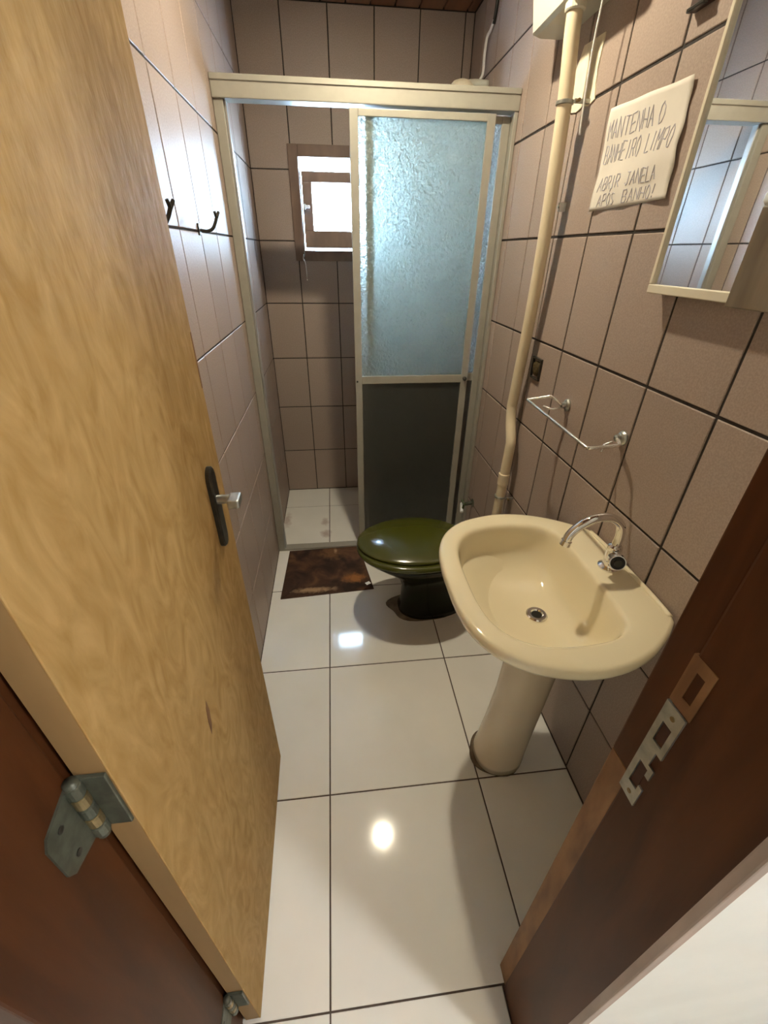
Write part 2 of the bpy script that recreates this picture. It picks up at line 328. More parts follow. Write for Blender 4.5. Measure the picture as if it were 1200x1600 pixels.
# hinges
def hinge(z0, z1):
    h = obj('hinge', cyl((JL+0.006, -2.414, z0-0.004), (JL+0.006, -2.414, z1+0.004), 0.0062, 14), M_HINGE, dr, smooth=True, label='green-grey steel butt hinge')
    zm = (z1-z0)/5
    for k in range(5):
        obj('knuckle', lathe((JL+0.006, -2.414, z0+zm*k+0.0008), [(0.0066, 0), (0.0074, 0.001), (0.0074, zm-0.003), (0.0066, zm-0.0016)], 16), M_BRASS if k in (1, 3) else M_HINGE, h)
    b = bmesh.new(); box(JL+0.004, 0.1275, -2.4095, -2.4052, z0, z1, 0.0008, 1, bm=b); obj('door_plate', b, M_HINGE, h)
    b = bmesh.new(); loft([[(x, y, z) for y, z in ((-2.4135, z0), (-2.452, z0+0.010), (-2.458, z0+0.020), (-2.458, z1-0.020), (-2.452, z1-0.010), (-2.4135, z1))] for x in (JL-0.0006, JL+0.0024)], bm=b)
    jp = obj('jamb_plate', b, M_HINGE, h)
    for z in (z0+0.022, z1-0.022): obj('screw', cyl((JL+0.001, -2.440, z), (JL+0.0034, -2.440, z), 0.0036, 12), M_DARKM, h)
hinge(0.912, 1.0); hinge(0.15, 0.235)
# white dab of paint on the hinge jamb
b = bmesh.new(); loft([[(x, -2.4355+0.0028*s*math.cos(a), 0.930+0.0042*s*math.sin(a)) for a in [2*math.pi*k/14 for k in range(14)]] for x, s in ((JL-0.0003, 1), (JL+0.0010, .85))], bm=b)
obj('paint_dab', b, M_WHITE, t1, label='small white dab of paint')
# ---------------------------------------------------------------- window
wn = struct(thing('window_1', None, None, (0.40, 0.06, WZ0)), 'small wooden window letting in bright daylight', 'window')
FO = (0.180, 0.620, 1.366, 1.840)
def bar(name, x0, x1, y0, y1, z0, z1, m, par, bev=0.003): return obj(name, box(x0, x1, y0, y1, z0, z1, bev), m, par)
bar('window_frame', FO[0], FO[0]+0.047, -0.012, 0.09, FO[2], FO[3], M_WOODW, wn); bar('window_frame', FO[1]-0.047, FO[1], -0.012, 0.09, FO[2], FO[3], M_WOODW, wn)
bar('window_frame', FO[0]+0.047, FO[1]-0.047, -0.012, 0.09, FO[3]-0.047, FO[3], M_WOODW, wn); bar('window_frame', FO[0]+0.047, FO[1]-0.047, -0.012, 0.09, FO[2], FO[2]+0.047, M_WOODW, wn)
sx0, sx1, sz0, sz1 = 0.234, 0.566, 1.425, 1.752
def tilt(bm):      # sash opened outwards at the bottom, hung from the stays
    a = math.radians(9); c = Vector((0, 0.035, sz0+0.02))
    bmesh.ops.rotate(bm, verts=bm.verts, cent=c, matrix=Matrix.Rotation(-a, 3, 'X')); return bm
b = bmesh.new()
for x0, x1, z0, z1 in cut([(sx0, sx1, sz0, sz1)], (sx0+0.048, sx1-0.048, sz0+0.075, sz1-0.045)): box(x0, x1, 0.022, 0.05, z0, z1, 0.002, 1, bm=b)
sa = obj('sash', tilt(b), M_WOODW, wn, label='tilted inner sash')
obj('pane', tilt(box(sx0+0.046, sx1-0.046, 0.034, 0.038, sz0+0.073, sz1-0.043)), M_CLEAR, sa, label='clear glass pane')
b = bmesh.new(); box(0.240, 0.268, 0.006, 0.024, 1.595, 1.608, 0.003, bm=b); box(0.240, 0.248, -0.002, 0.016, 1.588, 1.612, 0.003, bm=b)
obj('latch', b, M_WHITE, wn, label='white plastic latch')
obj('stay_rod', tube(smooth_path([(0.229, 0.02, 1.75), (0.232, 0.01, 1.62), (0.230, -0.004, 1.50), (0.228, -0.016, 1.41), (0.222, -0.026, 1.385)], 5), 0.0028, 8), M_STEEL, wn, smooth=True, label='thin metal stay rod')
b = tube(smooth_path([(0.222, -0.026, 1.395), (0.218, -0.030, 1.375), (0.227, -0.032, 1.36), (0.230, -0.030, 1.33), (0.231, -0.030, 1.288)], 5), 0.003, 8); lathe((0.231, -0.030, 1.277), [(0.001, -.002), (0.005, 0), (0.006, 0.006), (0.003, 0.012)], 12, bm=b)
obj('stay_handle', b, M_CHROME, wn, smooth=True, label='hanging chrome stay handle')
# ---------------------------------------------------------------- shower enclosure
YS = -0.690
sh = thing('shower_enclosure', 'champagne aluminium shower enclosure with two textured sliding panels', 'shower door', (W/2, YS, 0.0))
b = box(0.001, W-0.001, YS-0.030, YS+0.030, 1.832, 1.886, 0.003); obj('top_rail', b, M_ALU, sh)
obj('rail_lip', box(0.001, W-0.001, YS-0.034, YS-0.0295, 1.874, 1.890, 0.0015, 1), M_ALU, sh)
obj('wall_post', box(0.001, 0.034, YS-0.022, YS+0.022, 0.012, 1.832, 0.003), M_ALU, sh)
obj('post_channel', box(0.0335, 0.041, YS-0.010, YS+0.018, 0.012, 1.832, 0.002, 1), M_ALUD, sh)
obj('wall_post', box(W-0.0155, W-0.001, YS-0.026, YS+0.026, 0.012, 1.832, 0.003), M_ALU, sh)
obj('bottom_track', box(0.001, W-0.001, YS-0.022, YS+0.022, 0.0002, 0.014, 0.003), M_ALU, sh)
def relief_pane(x0, x1, y, z0, z1, nx=120, nz=210):
    # sheet of cast glass: flat back, crinkled front
    me = bpy.data.meshes.new('glass_pane'); V = []; F = []
    for yy, amp in ((y-0.0022, 0.0013), (y+0.002, 0.0)):
        for j in range(nz+1):
            for i in range(nx+1):
                x, z = x0+(x1-x0)*i/nx, z0+(z1-z0)*j/nz
                d = 0.0
                if amp and 0 < i < nx and 0 < j < nz:
                    w = mnoise.noise(Vector((x*40, y, z*40)))*0.35
                    d = amp*(1-2*abs(mnoise.noise(Vector((x*95+w, y*7, z*95-w)))))
                V.append((x, yy-d, z))
    K = (nx+1)*(nz+1); id_ = lambda q, i, j: q*K+j*(nx+1)+i
    for j in range(nz):
        for i in range(nx):
            F.append((id_(0, i, j), id_(0, i+1, j), id_(0, i+1, j+1), id_(0, i, j+1))); F.append((id_(1, i, j), id_(1, i, j+1), id_(1, i+1, j+1), id_(1, i+1, j)))
    for i in range(nx):
        F.append((id_(0, i, 0), id_(1, i, 0), id_(1, i+1, 0), id_(0, i+1, 0))); F.append((id_(0, i, nz), id_(0, i+1, nz), id_(1, i+1, nz), id_(1, i, nz)))
    for j in range(nz):
        F.append((id_(0, 0, j), id_(0, 0, j+1), id_(1, 0, j+1), id_(1, 0, j))); F.append((id_(0, nx, j), id_(1, nx, j), id_(1, nx, j+1), id_(0, nx, j+1)))
    b = bmesh.new(); me.from_pydata(V, [], F); b.from_mesh(me); bpy.data.meshes.remove(me); return b
def panel(x0, x1, y, lab):
    b = bmesh.new(); w = 0.030
    box(x0, x0+w, y-0.010, y+0.010, 0.018, 1.824, 0.002, bm=b); box(x1-w, x1, y-0.010, y+0.010, 0.018, 1.824, 0.002, bm=b)
    box(x0+w, x1-w, y-0.010, y+0.010, 1.803, 1.824, 0.002, bm=b); box(x0+w, x1-w, y-0.010, y+0.010, 0.018, 0.055, 0.002, bm=b)
    box(x0+w, x1-w, y-0.011, y+0.011, 0.903, 0.937, 0.002, bm=b)
    p = obj('sliding_panel', b, M_ALU, sh, label=lab)
    obj('glass_pane', relief_pane(x0+w-0.002, x1-w+0.002, y, 0.936, 1.804), M_GLASS, p, smooth=True, label='upper pane of wavy frosted glass')
    obj('glass_pane', box(x0+w-0.002, x1-w+0.002, y-0.002, y+0.002, 0.054, 0.904), M_GLASSL, p, label='lower smoky pane')
    return p
p1 = panel(0.444, 0.956, YS-0.0155, 'front sliding panel'); p2 = panel(0.497, W-0.0165, YS+0.0135, 'rear sliding panel')
b = lathe((0.941, YS-0.031, 0.921), [(0.006, 0.006), (0.009, 0.004), (0.009, -0.006), (0.003, -0.010)], 14, axis='y'); obj('knob', b, M_DARKM, p1)
for x in (0.452,): obj('corner_screw', lathe((x, YS-0.0285, 0.915), [(0.004, 0.003), (0.004, -0.001), (0.002, -0.002)], 10, axis='y'), M_DARKM, p1)
# ---------------------------------------------------------------- toilet
tl = thing('toilet', 'dark olive green toilet with closed lid in front of the shower', 'toilet', (0.72, -1.205, 0.0))
def egg(cx, xf, xb, hw, cy, z, n=56, p=2.15):
    out = []
    for k in range(n):
        a = 2*math.pi*k/n; c, s = math.cos(a), math.sin(a)
        L = (xb-cx) if c > 0 else (cx-xf)
        out.append((cx+L*math.copysign(abs(c)**(2/p), c), cy+hw*math.copysign(abs(s)**(2/p), s), z))
    return out
CY = -1.212
rings = [egg(.70, .592, .90, .088, CY+.004, 0.002), egg(.70, .590, .90, .088, CY+.004, 0.030), egg(.70, .602, .90, .080, CY+.002, 0.055), egg(.70, .606, .90, .079, CY, 0.14),
         egg(.69, .590, .90, .088, CY, 0.20), egg(.68, .545, .90, .118, CY, 0.255), egg(.67, .480, .90, .152, CY, 0.300), egg(.66, .438, .90, .172, CY, 0.333), egg(.66, .430, .90, .176, CY, 0.350)]
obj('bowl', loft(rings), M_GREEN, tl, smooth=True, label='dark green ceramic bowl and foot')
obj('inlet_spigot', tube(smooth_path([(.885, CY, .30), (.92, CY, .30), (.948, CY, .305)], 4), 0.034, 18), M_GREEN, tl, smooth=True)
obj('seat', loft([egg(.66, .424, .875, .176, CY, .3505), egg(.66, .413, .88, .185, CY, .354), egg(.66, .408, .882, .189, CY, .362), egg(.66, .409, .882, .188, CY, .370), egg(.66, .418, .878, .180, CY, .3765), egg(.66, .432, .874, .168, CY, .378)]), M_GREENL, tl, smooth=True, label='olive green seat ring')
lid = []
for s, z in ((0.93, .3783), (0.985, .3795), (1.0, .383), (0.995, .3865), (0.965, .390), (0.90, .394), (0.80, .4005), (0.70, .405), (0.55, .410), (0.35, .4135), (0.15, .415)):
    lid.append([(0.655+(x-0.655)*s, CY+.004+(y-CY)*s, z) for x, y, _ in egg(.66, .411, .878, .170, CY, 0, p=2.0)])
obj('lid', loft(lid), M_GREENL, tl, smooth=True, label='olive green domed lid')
for sy in (-1, 1): obj('hinge_post', lathe((.875, CY+sy*.07, .352), [(.014, 0), (.016, .01), (.016, .028), (.009, .034)], 16), M_GREENL, tl, smooth=True)
b = bmesh.new(); rg0, rg1, rg2 = [], [], []
for k in range(40):
    a = 2*math.pi*k/40; w = 1+0.06*math.sin(3*a+.6)+0.05*math.sin(5*a)
    x, y = .715+.172*math.cos(a)*w, CY+.012+.098*math.sin(a)*w
    rg0.append((x, y, 0.0002)); rg1.append((.715+(x-.715)*.97, CY+(y-CY)*.97, .005)); rg2.append((.715+(x-.715)*.72, CY+(y-CY)*.8, .012))
obj('cement_collar', loft([rg0, rg1, rg2], bm=b), M_CEMENT, tl, smooth=True, label='rough stained cement bedding')
# ---------------------------------------------------------------- wash basin
sk = thing('pedestal_sink', 'cream ceramic pedestal sink fixed to the tiled wall', 'sink', (0.83, -1.905, 0.0))
SY = -1.912; HW = [(.587, 0), (.588, .06), (.597, .125), (.618, .178), (.652, .220), (.700, .251), (.780, .272), (.86, .268), (.93, .243), (.985, .208), (1.018, .180), (1.0335, .165), (1.0335, 0)]
half = smooth_path([(x, h, 0) for x, h in HW[:12]], 8); half.append(Vector((1.0335, 0, 0)))
poly = [(p.x, p.y) for p in half] + [(p.x, -p.y) for p in reversed(half[1:-1])]
N = 96; CX = 0.80
def radial(poly, cx, n=N):
    out = []
    for k in range(n):
        a = 2*math.pi*k/n; dx, dy = math.cos(a), math.sin(a); best = 0
        for i in range(len(poly)):
            x1, y1 = poly[i][0]-cx, poly[i][1]; x2, y2 = poly[(i+1) % len(poly)][0]-cx, poly[(i+1) % len(poly)][1]
            ex, ey = x2-x1, y2-y1; det = dx*(-ey)+dy*ex
            if abs(det) < 1e-12: continue
            t_ = (x1*(-ey)+y1*ex)/det; q = (dx*y1-dy*x1)/det
            if -1e-6 <= q <= 1+1e-6 and t_ > best: best = t_
        out.append(best)
    return out
RO = radial(poly, CX)
ang = [2*math.pi*k/N for k in range(N)]
def outer(s, z, dx=0.0): return [(min(CX+dx+RO[k]*s*math.cos(ang[k]), 1.0335), SY+RO[k]*s*math.sin(ang[k]), z) for k in range(N)]
ih = [(.636, 0), (.638, .07), (.650, .13), (.680, .175), (.73, .202), (.79, .209), (.85, .205), (.895, .193), (.921, .165), (.929, .12), (.931, .06), (.932, 0)]
hi_ = smooth_path([(x, h, 0) for x, h in ih], 8); ipoly = [(p.x, p.y) for p in hi_] + [(p.x, -p.y) for p in reversed(hi_[1:-1])]
RI = radial(ipoly, 0.79)
def inner(s, z, dx=0.0): return [(0.79+dx+RI[k]*s*math.cos(ang[k]), SY+RI[k]*s*math.sin(ang[k]), z) for k in range(N)]
def ell(rx, ry, cx, z): return [(cx+rx*math.cos(a), SY+ry*math.sin(a), z) for a in ang]
def mix(A, B, t_): return [tuple(a*(1-t_)+b_*t_ for a, b_ in zip(p, q)) for p, q in zip(A, B)]
E0 = ell(.075, .085, .862, .60)
rings = [E0, mix(ell(.10, .12, .855, .62), outer(.8, .62), .10), mix(ell(.10, .12, .85, .66), outer(.85, .66), .35), outer(.74, .700), outer(.90, .727), outer(.968, .738), outer(.992, .744), outer(1.0, .751), outer(1.0, .760), outer(.995, .7655), outer(.984, .769), outer(.965, .7705),
         mix(outer(.93, .7712), inner(1.1, .7712), .5), inner(1.06, .7705), inner(1.03, .7690), inner(1.008, .7655), inner(.993, .760), inner(.980, .750), inner(.965, .735), inner(.945, .718), inner(.91, .698), inner(.84, .677, .004), inner(.73, .660, .012), inner(.56, .647, .022), inner(.38, .639, .032), inner(.2, .634, .04), inner(.10, .632, .044)]
obj('basin', loft(rings), M_CREAM, sk, smooth=True)
obj('back_ridge', tube(smooth_path([(1.024, SY-.158, .768), (1.026, SY-.10, .770), (1.026, SY, .770), (1.026, SY+.10, .770), (1.024, SY+.158, .768)], 5), .0062, 10), M_CREAM, sk, smooth=True)
dd = obj('drain', lathe((.832, SY+.004, .6325), [(.026, -.006), (.0262, .0015), (.023, .004), (.016, .0036), (.0135, .001), (.013, -.004)], 28), M_CHROME, sk, smooth=False)
obj('drain_hole', lathe((.832, SY+.004, .6325), [(.0128, -.004), (.0128, .0012), (.011, .0016)], 20), M_BLACK, dd)
pr = []
for z, rx, ry, cx in ((.004, .078, .074, .826), (.03, .078, .074, .827), (.06, .075, .072, .830), (.15, .071, .070, .838), (.30, .068, .068, .850), (.45, .069, .070, .857), (.55, .070, .076, .860), (.60, .078, .088, .862), (.615, .080, .090, .862)):
    pr.append([(cx+rx*math.copysign(abs(math.cos(a))**.9, math.cos(a)), SY+.008+ry*math.copysign(abs(math.sin(a))**.9, math.sin(a)), z) for a in [2*math.pi*k/48 for k in range(48)]])
obj('pedestal', loft(pr), M_PED, sk, smooth=True, label='ivory tapering pedestal column')
b = bmesh.new(); rr = [[], []]
for k in range(36):
    a = 2*math.pi*k/36; w = 1+.04*math.sin(4*a)
    rr[0].append((.820+.085*math.cos(a)*w, SY+.012+.080*math.sin(a)*w, .0002)); rr[1].append((.824+.078*math.cos(a), SY+.008+.074*math.sin(a), .0050))
obj('cement_joint', loft(rr, bm=b), M_CEMENT, sk, smooth=True, label='stained cement joint under the pedestal')
# faucet
fc = thing('faucet', 'chrome gooseneck faucet with round knob on the sink deck', 'faucet', (.985, -1.902, .770))
FYc = -1.902
b = lathe((.985, FYc, .770), [(.024, .0), (.024, .004), (.018, .010), (.0155, .014), (.0155, .052), (.0165, .055), (.0165, .062), (.012, .066)], 24)
obj('body', b, M_CHROME, fc, smooth=False)
sp_ = smooth_path([(.985, FYc, .832), (.987, FYc, .862), (.978, FYc, .892), (.950, FYc, .912), (.915, FYc, .912), (.885, FYc+.001, .895), (.866, FYc+.002, .872), (.860, FYc+.002, .850)], 7)
obj('spout', tube(sp_, .0102, 16), M_CHROME, fc, smooth=True)
obj('spout_tip', tube([(.8612, FYc+.002, .855), (.8585, FYc+.002, .843)], .0122, 16), M_CHROME, fc, smooth=False)
kd = Vector((-.30, -.92, .25)).normalized(); k0 = Vector((.985, FYc, .803))
kn = obj('knob', tube([k0+kd*.010, k0+kd*.020, k0+kd*.024, k0+kd*.040, k0+kd*.044], .02, 24, radii=[.010, .012, .0195, .0205, .018]), M_CHROME, fc, smooth=False)
obj('knob_disc', tube([k0+kd*.0435, k0+kd*.0452], .0158, 24), M_BLACK, kn, label='black insert of the knob')
obj('knob_cap', tube([k0+kd*.045, k0+kd*.0475], .0085, 18), M_DARKM, kn)
obj('side_stub', tube([k0+Vector((-.012, -.02, .002)), k0+Vector((-.030, -.028, .000))], .0062, 14), M_CHROME, fc)
# ---------------------------------------------------------------- towel rail
tr = thing('wire_towel_rail', 'bent chrome wire rail on two wall discs above the sink', 'towel rail', (W, -1.61, 1.03))
pts = [(1.018, -1.470, 1.030), (1.000, -1.468, 1.044), (.985, -1.455, 1.052), (.975, -1.45, 1.050), (.930, -1.434, 1.038), (.926, -1.437, 1.0365), (.926, -1.462, 1.036), (.926, -1.755, 1.030), (.928, -1.778, 1.029), (.940, -1.785, 1.0295), (.990, -1.787, 1.034), (1.004, -1.783, 1.036), (1.018, -1.748, 1.036)]
obj('rail', tube(smooth_path(pts, 4), .0040, 12), M_SATIN, tr, smooth=True)
for y, z in ((-1.470, 1.030), (-1.748, 1.036)):
    mo = obj('mount_disc', lathe((W, y, z), [(.0175, -.0002), (.0175, -.004), (.014, -.008), (.0085, -.011), (.0085, -.020), (.004, -.023)], 24, axis='x'), M_STEEL, tr)
    obj('screw', lathe((W-.018, y-.009, z), [(.003, .004), (.003, -.004)], 10, axis='x'), M_CHROME, mo)
obj('hook_end', tube([(1.012, -1.470, 1.020), (.992, -1.452, 1.014), (.975, -1.440, 1.018)], .0034, 8), M_SATIN, tr, smooth=True)
obj('hook_end', tube([(1.012, -1.745, 1.026), (1.000, -1.735, 1.015), (.990, -1.745, 1.000)], .003, 8), M_SATIN, tr, smooth=True)
# ---------------------------------------------------------------- high cistern, down pipe, cord
cs = thing('wall_cistern', 'cream plastic flush cistern high on the right wall', 'cistern', (.97, -1.20, 1.915))
def rrect(x0, x1, y0, y1, z, rr_=.02, n=6):
    out = []
    for cx, cy, a0 in ((x1-rr_, y1-rr_, 0), (x0+rr_, y1-rr_, 90), (x0+rr_, y0+rr_, 180), (x1-rr_, y0+rr_, 270)):
        for k in range(n+1):
            a = math.radians(a0+90*k/n); out.append((cx+rr_*math.cos(a), cy+rr_*math.sin(a), z))
    return out
obj('tank', loft([rrect(.948, W-.001, -1.382, -1.012, 1.918), rrect(.938, W-.001, -1.392, -1.002, 1.925), rrect(.925, W-.001, -1.40, -.994, 2.02), rrect(.905, W-.001, -1.408, -.986, 2.19)]), M_PVCW, cs, smooth=False)
obj('tank_lid', loft([rrect(.900, W-.001, -1.412, -.982, 2.1905), rrect(.898, W-.001, -1.414, -.98, 2.20), rrect(.905, W-.001, -1.408, -.986, 2.215)]), M_PVCW, cs)
obj('outlet_nut', lathe((.964, -1.214, 1.903), [(.022, .0), (.024, .003), (.024, .014), (.022, .016)], 24), M_PVCW, cs)
dp = thing('flush_downpipe', 'cream plastic flush pipe with a slight bend running down the tiled wall', 'pipe', (.986, -1.215, .31))
pp = [(.964, -1.214, 1.904), (.966, -1.216, 1.856), (.975, -1.218, 1.75), (.982, -1.216, 1.60), (.988, -1.210, 1.438), (.993, -1.197, 1.265), (.996, -1.183, 1.145), (.998, -1.164, .965), (.998, -1.161, .925), (.998, -1.174, .875), (.997, -1.206, .812), (.996, -1.210, .775), (.993, -1.211, .661), (.990, -1.214, .581), (.987, -1.214, .50), (.985, -1.214, .37), (.981, -1.213, .325), (.970, -1.212, .312)]
obj('pipe', tube(smooth_path(pp, 5), .0185, 20), M_PIPE, dp, smooth=True)
obj('coupling', lathe((.992, -1.2115, .632), [(.0195, 0), (.0215, .002), (.0215, .046), (.0195, .048)], 24), M_PIPE, dp)
for x, y, z in ((.9758, -1.218, 1.738), (.9895, -1.214, .575)):
    c = obj('pipe_clamp', lathe((x, y, z), [(.0188, 0), (.0222, .001), (.0222, .008), (.0188, .009)], 24), M_STEEL, dp, label='grey metal pipe clamp')
    obj('clamp_bracket', box(x+.015, W+.0, y-.024, y-.018, z, z+.009, .001, 1), M_STEEL, c); obj('clamp_screw', cyl((x+.022, y-.035, z+.004), (x+.022, y-.016, z+.004), .004, 10), M_BRASS, c)
pc = obj('pull_cord', tube(smooth_path([(.978, -1.335, 2.0), (.976, -1.324, 1.886), (.975, -1.322, 1.807), (.976, -1.329, 1.70), (.978, -1.332, 1.66)], 5), .0022, 8), M_CABLE, None, smooth=True)
tag(pc, 'thin pale flush cord hanging beside the cream pipe', 'cord')
cl = thing('wall_clip', 'small white plastic cable clip on the wall beside the pipe', 'clip', (W, -1.197, 1.525))
obj('clip_base', box(W-.018, W+.0005, -1.213, -1.199, 1.515, 1.537, .0015, 1), M_WHITE, cl); obj('clip_nail', cyl((W-.021, -1.206, 1.526), (W-.017, -1.206, 1.526), .003, 10), M_STEEL, cl)
eb = thing('junction_box', 'small open brown electrical box recessed behind the pipe', 'junction box', (W, -1.213, 1.054))
b = bmesh.new()
for y0, y1, z0, z1 in cut([(-1.262, -1.196, 1.045, 1.115)], (-1.256, -1.202, 1.051, 1.109)): box(W-.008, W+.0005, y0, y1, z0, z1, .001, 1, bm=b)
obj('box_rim', b, M_DARKM, eb); obj('stuffing', loft([[(x, -1.229+.026*s*math.cos(a)*(1+.12*math.sin(3*a)), 1.08+.027*s*math.sin(a)*(1+.1*math.cos(2*a))) for a in [2*math.pi*k/18 for k in range(18)]] for x, s in ((W-.001, 1), (W-.006, .9), (W-.010, .5))]), mat('dark_brown_foam', (.075, .05, .012), .8, var=.5, scale=120, bump=.4, bscale=200), eb, label='dark brown foam stuffing')
# valve beside the toilet
av = thing('angle_valve', 'green angle valve with white plug low on the right wall', 'valve', (W, -.775, .285))
obj('valve_body', cyl((W, -.79, .300), (W-.05, -.80, .300), .010, 14), M_HINGE, av, smooth=False)
obj('flange', lathe((W, -.79, .300), [(.022, -.0002), (.02, -.004), (.012, -.006)], 20, axis='x'), M_HINGE, av)
b = bmesh.new()
for k in range(3):
    a = 2*math.pi*k/3+.5; cyl((W-.05, -.80, .300), (W-.053, -.80+.026*math.cos(a), .300+.026*math.sin(a)), .0055, 10, bm=b)
obj('handwheel', b, mat('green_plastic', (.05, .075, .02), .4), av, label='green three-armed handwheel')
obj('plug', tube([(W-.05, -.765, .285), (W-.062, -.815, .262)], .0085, 14, radii=[.008, .0085]), M_WHITE, av, label='white plug')
# ---------------------------------------------------------------- electric shower head, cables
es = thing('electric_shower', 'beige electric shower head rising behind the enclosure rail', 'shower head', (.955, -.30, 1.80))
obj('housing', lathe((.925, -.30, 1.80), [(.070, 0), (.078, .01), (.078, .05), (.070, .09), (.055, .15), (.050, .19), (.035, .205), (.02, .210)], 32), M_PLAST, es, smooth=True)
obj('spray_plate', lathe((.925, -.30, 1.79), [(.062, 0), (.066, .004), (.066, .010)], 32), M_WHITE, es)
obj('feed_pipe', tube(smooth_path([(.93, -.30, 1.98), (.96, -.30, 2.0), (W, -.30, 2.0)], 4), .014, 14), M_PVCW, es, smooth=True)
pcb = obj('power_cable', tube(smooth_path([(.985, -.30, 2.0), (1.010, -.295, 2.03), (1.013, -.285, 2.09), (1.018, -.28, 2.14), (1.024, -.30, 2.155), (1.027, -.325, 2.175)], 5), .0052, 10), M_CABLE, None, smooth=True)
tag(pcb, 'white electric cable rising above the shower rail', 'cable')
pcb2 = obj('supply_cable', tube(smooth_path([(1.028, -.32, 2.165), (1.029, -.335, 2.21), (1.029, -.34, 2.29)], 4), .0065, 10), M_BLACK, None, smooth=True)
tag(pcb2, 'black electric cable running to the ceiling on the right wall', 'cable')
# ---------------------------------------------------------------- coat hooks on the left wall
def hook(y, z, lab):
    h = thing('coat_hook', lab, 'hook', (0, y, z))
    obj('back_plate', box(-.0004, .005, y-.010, y+.010, z-.014, z+.014, .002), M_DARKM, h)
    obj('arm', tube(smooth_path([(.004, y, z-.002), (.022, y+.004, z-.004), (.036, y+.010, z+.002), (.044, y+.018, z+.016), (.050, y+.024, z+.032)], 5), .0042, 10), M_DARKM, h, smooth=True)
    for s in (-1, 1): obj('prong', tube([(.049, y+.023, z+.029), (.051+.004*s, y+.024+.007*s, z+.042)], .0042, 10, radii=[.0045, .0036]), M_DARKM, h)
hook(-1.60, 1.452, 'dark forked coat hook on left wall, beside the edge of the door'); hook(-1.19, 1.459, 'dark forked coat hook on left wall, closer to the shower post')
# ---------------------------------------------------------------- paper notice
pn = thing('paper_notice', 'white handwritten paper notice taped to the tiled wall', 'notice', (W, -1.50, 1.60))
PC = [(-1.357, 1.704), (-1.637, 1.692), (-1.655, 1.508), (-1.363, 1.505)]      # top far, top near, bottom near, bottom far
def paper(s, t_, lift=0.0):          # s 0..1 far->near, t 0..1 top->bottom
    top = Vector((0, *PC[0])).lerp(Vector((0, *PC[1])), s); bot = Vector((0, *PC[3])).lerp(Vector((0, *PC[2])), s)
    p = top.lerp(bot, t_)
    h = .003 + .0022*math.sin(9*t_+3*s)+.0016*math.sin(14*s-5*t_) + .005*max(0, s-.75)*4*max(.25, t_) + .006*max(0, t_-.85)*(1-s)
    p.x = W - max(h, .0012) - lift
    p.y += -.002*math.sin(20*t_)*(1 if s > .98 else 0); return p
nu, nv = 22, 22; b = bmesh.new()
gf = [[b.verts.new(paper(i/nu, j/nv, .0004)) for j in range(nv+1)] for i in range(nu+1)]
gb = [[b.verts.new(paper(i/nu, j/nv, 0)) for j in range(nv+1)] for i in range(nu+1)]
for i in range(nu):
    for j in range(nv):
        b.faces.new((gf[i][j], gf[i+1][j], gf[i+1][j+1], gf[i][j+1])); b.faces.new((gb[i][j], gb[i][j+1], gb[i+1][j+1], gb[i+1][j]))
for i in range(nu):
    b.faces.new((gf[i][0], gb[i][0], gb[i+1][0], gf[i+1][0])); b.faces.new((gf[i][nv], gf[i+1][nv], gb[i+1][nv], gb[i][nv]))
for j in range(nv):
    b.faces.new((gf[0][j], gf[0][j+1], gb[0][j+1], gb[0][j])); b.faces.new((gf[nu][j], gb[nu][j], gb[nu][j+1], gf[nu][j+1]))
obj('sheet', b, M_PAPER, pn, smooth=True)
GL = {'M': ['0,1 0,0', '0,0 .5,.6 1,0', '1,0 1,1'], 'A': ['0,1 .5,0 1,1', '.2,.65 .8,.65'], 'N': ['0,1 0,0 1,1 1,0'], 'T': ['0,0 1,0', '.5,0 .5,1'],
      'E': ['1,0 0,0 0,1 1,1', '0,.5 .8,.5'], 'H': ['0,0 0,1', '1,0 1,1', '0,.5 1,.5'], 'O': ['.5,0 .1,.2 0,.6 .3,1 .7,1 1,.6 .9,.2 .5,0'],
      'B': ['0,0 0,1 .8,1 1,.75 .8,.5 0,.5', '0,0 .7,0 .9,.25 .7,.5'], 'I': ['.5,0 .5,1'], 'R': ['0,1 0,0 .8,0 1,.25 .8,.5 0,.5', '.4,.5 1,1'],
      'L': ['0,0 0,1 1,1'], 'P': ['0,1 0,0 .8,0 1,.27 .8,.55 0,.55'], 'S': ['1,.1 .5,0 .1,.2 .4,.5 .9,.7 .6,1 0,.9'], 'J': ['.2,0 1,0', '.7,0 .7,.8 .4,1 .1,.8'], '!': ['.6,0 .4,.7', '.36,.92 .33,1'], '\u00d3': ['.5,0 .1,.2 0,.6 .3,1 .7,1 1,.6 .9,.2 .5,0', '.5,-.1 .75,-.35']}
def write(txt, s0, s1, t0, h):
    b = bmesh.new(); n = len(txt); w = (s1-s0)/n; rnd = random.Random(txt)
    for i, ch in enumerate(txt):
        for st in GL.get(ch, []):
            P = []
            for q in st.split():
                x, y = map(float, q.split(',')); y += rnd.uniform(-.06, .06)
                P.append((s0+w*(i+.72*x+.12*(1-y)), t0+h*y))
            Q = []
            for (a0, b0), (a1, b1) in zip(P, P[1:]):
                for k in range(3): Q.append((a0+(a1-a0)*k/3, b0+(b1-b0)*k/3))
            Q.append(P[-1])
            tube([paper(min(max(a, 0), 1), min(max(c, 0), 1), .0006) for a, c in Q], .0011, 5, bm=b)
    return obj('lettering', b, M_INK, pn, label='faded blue handwriting')
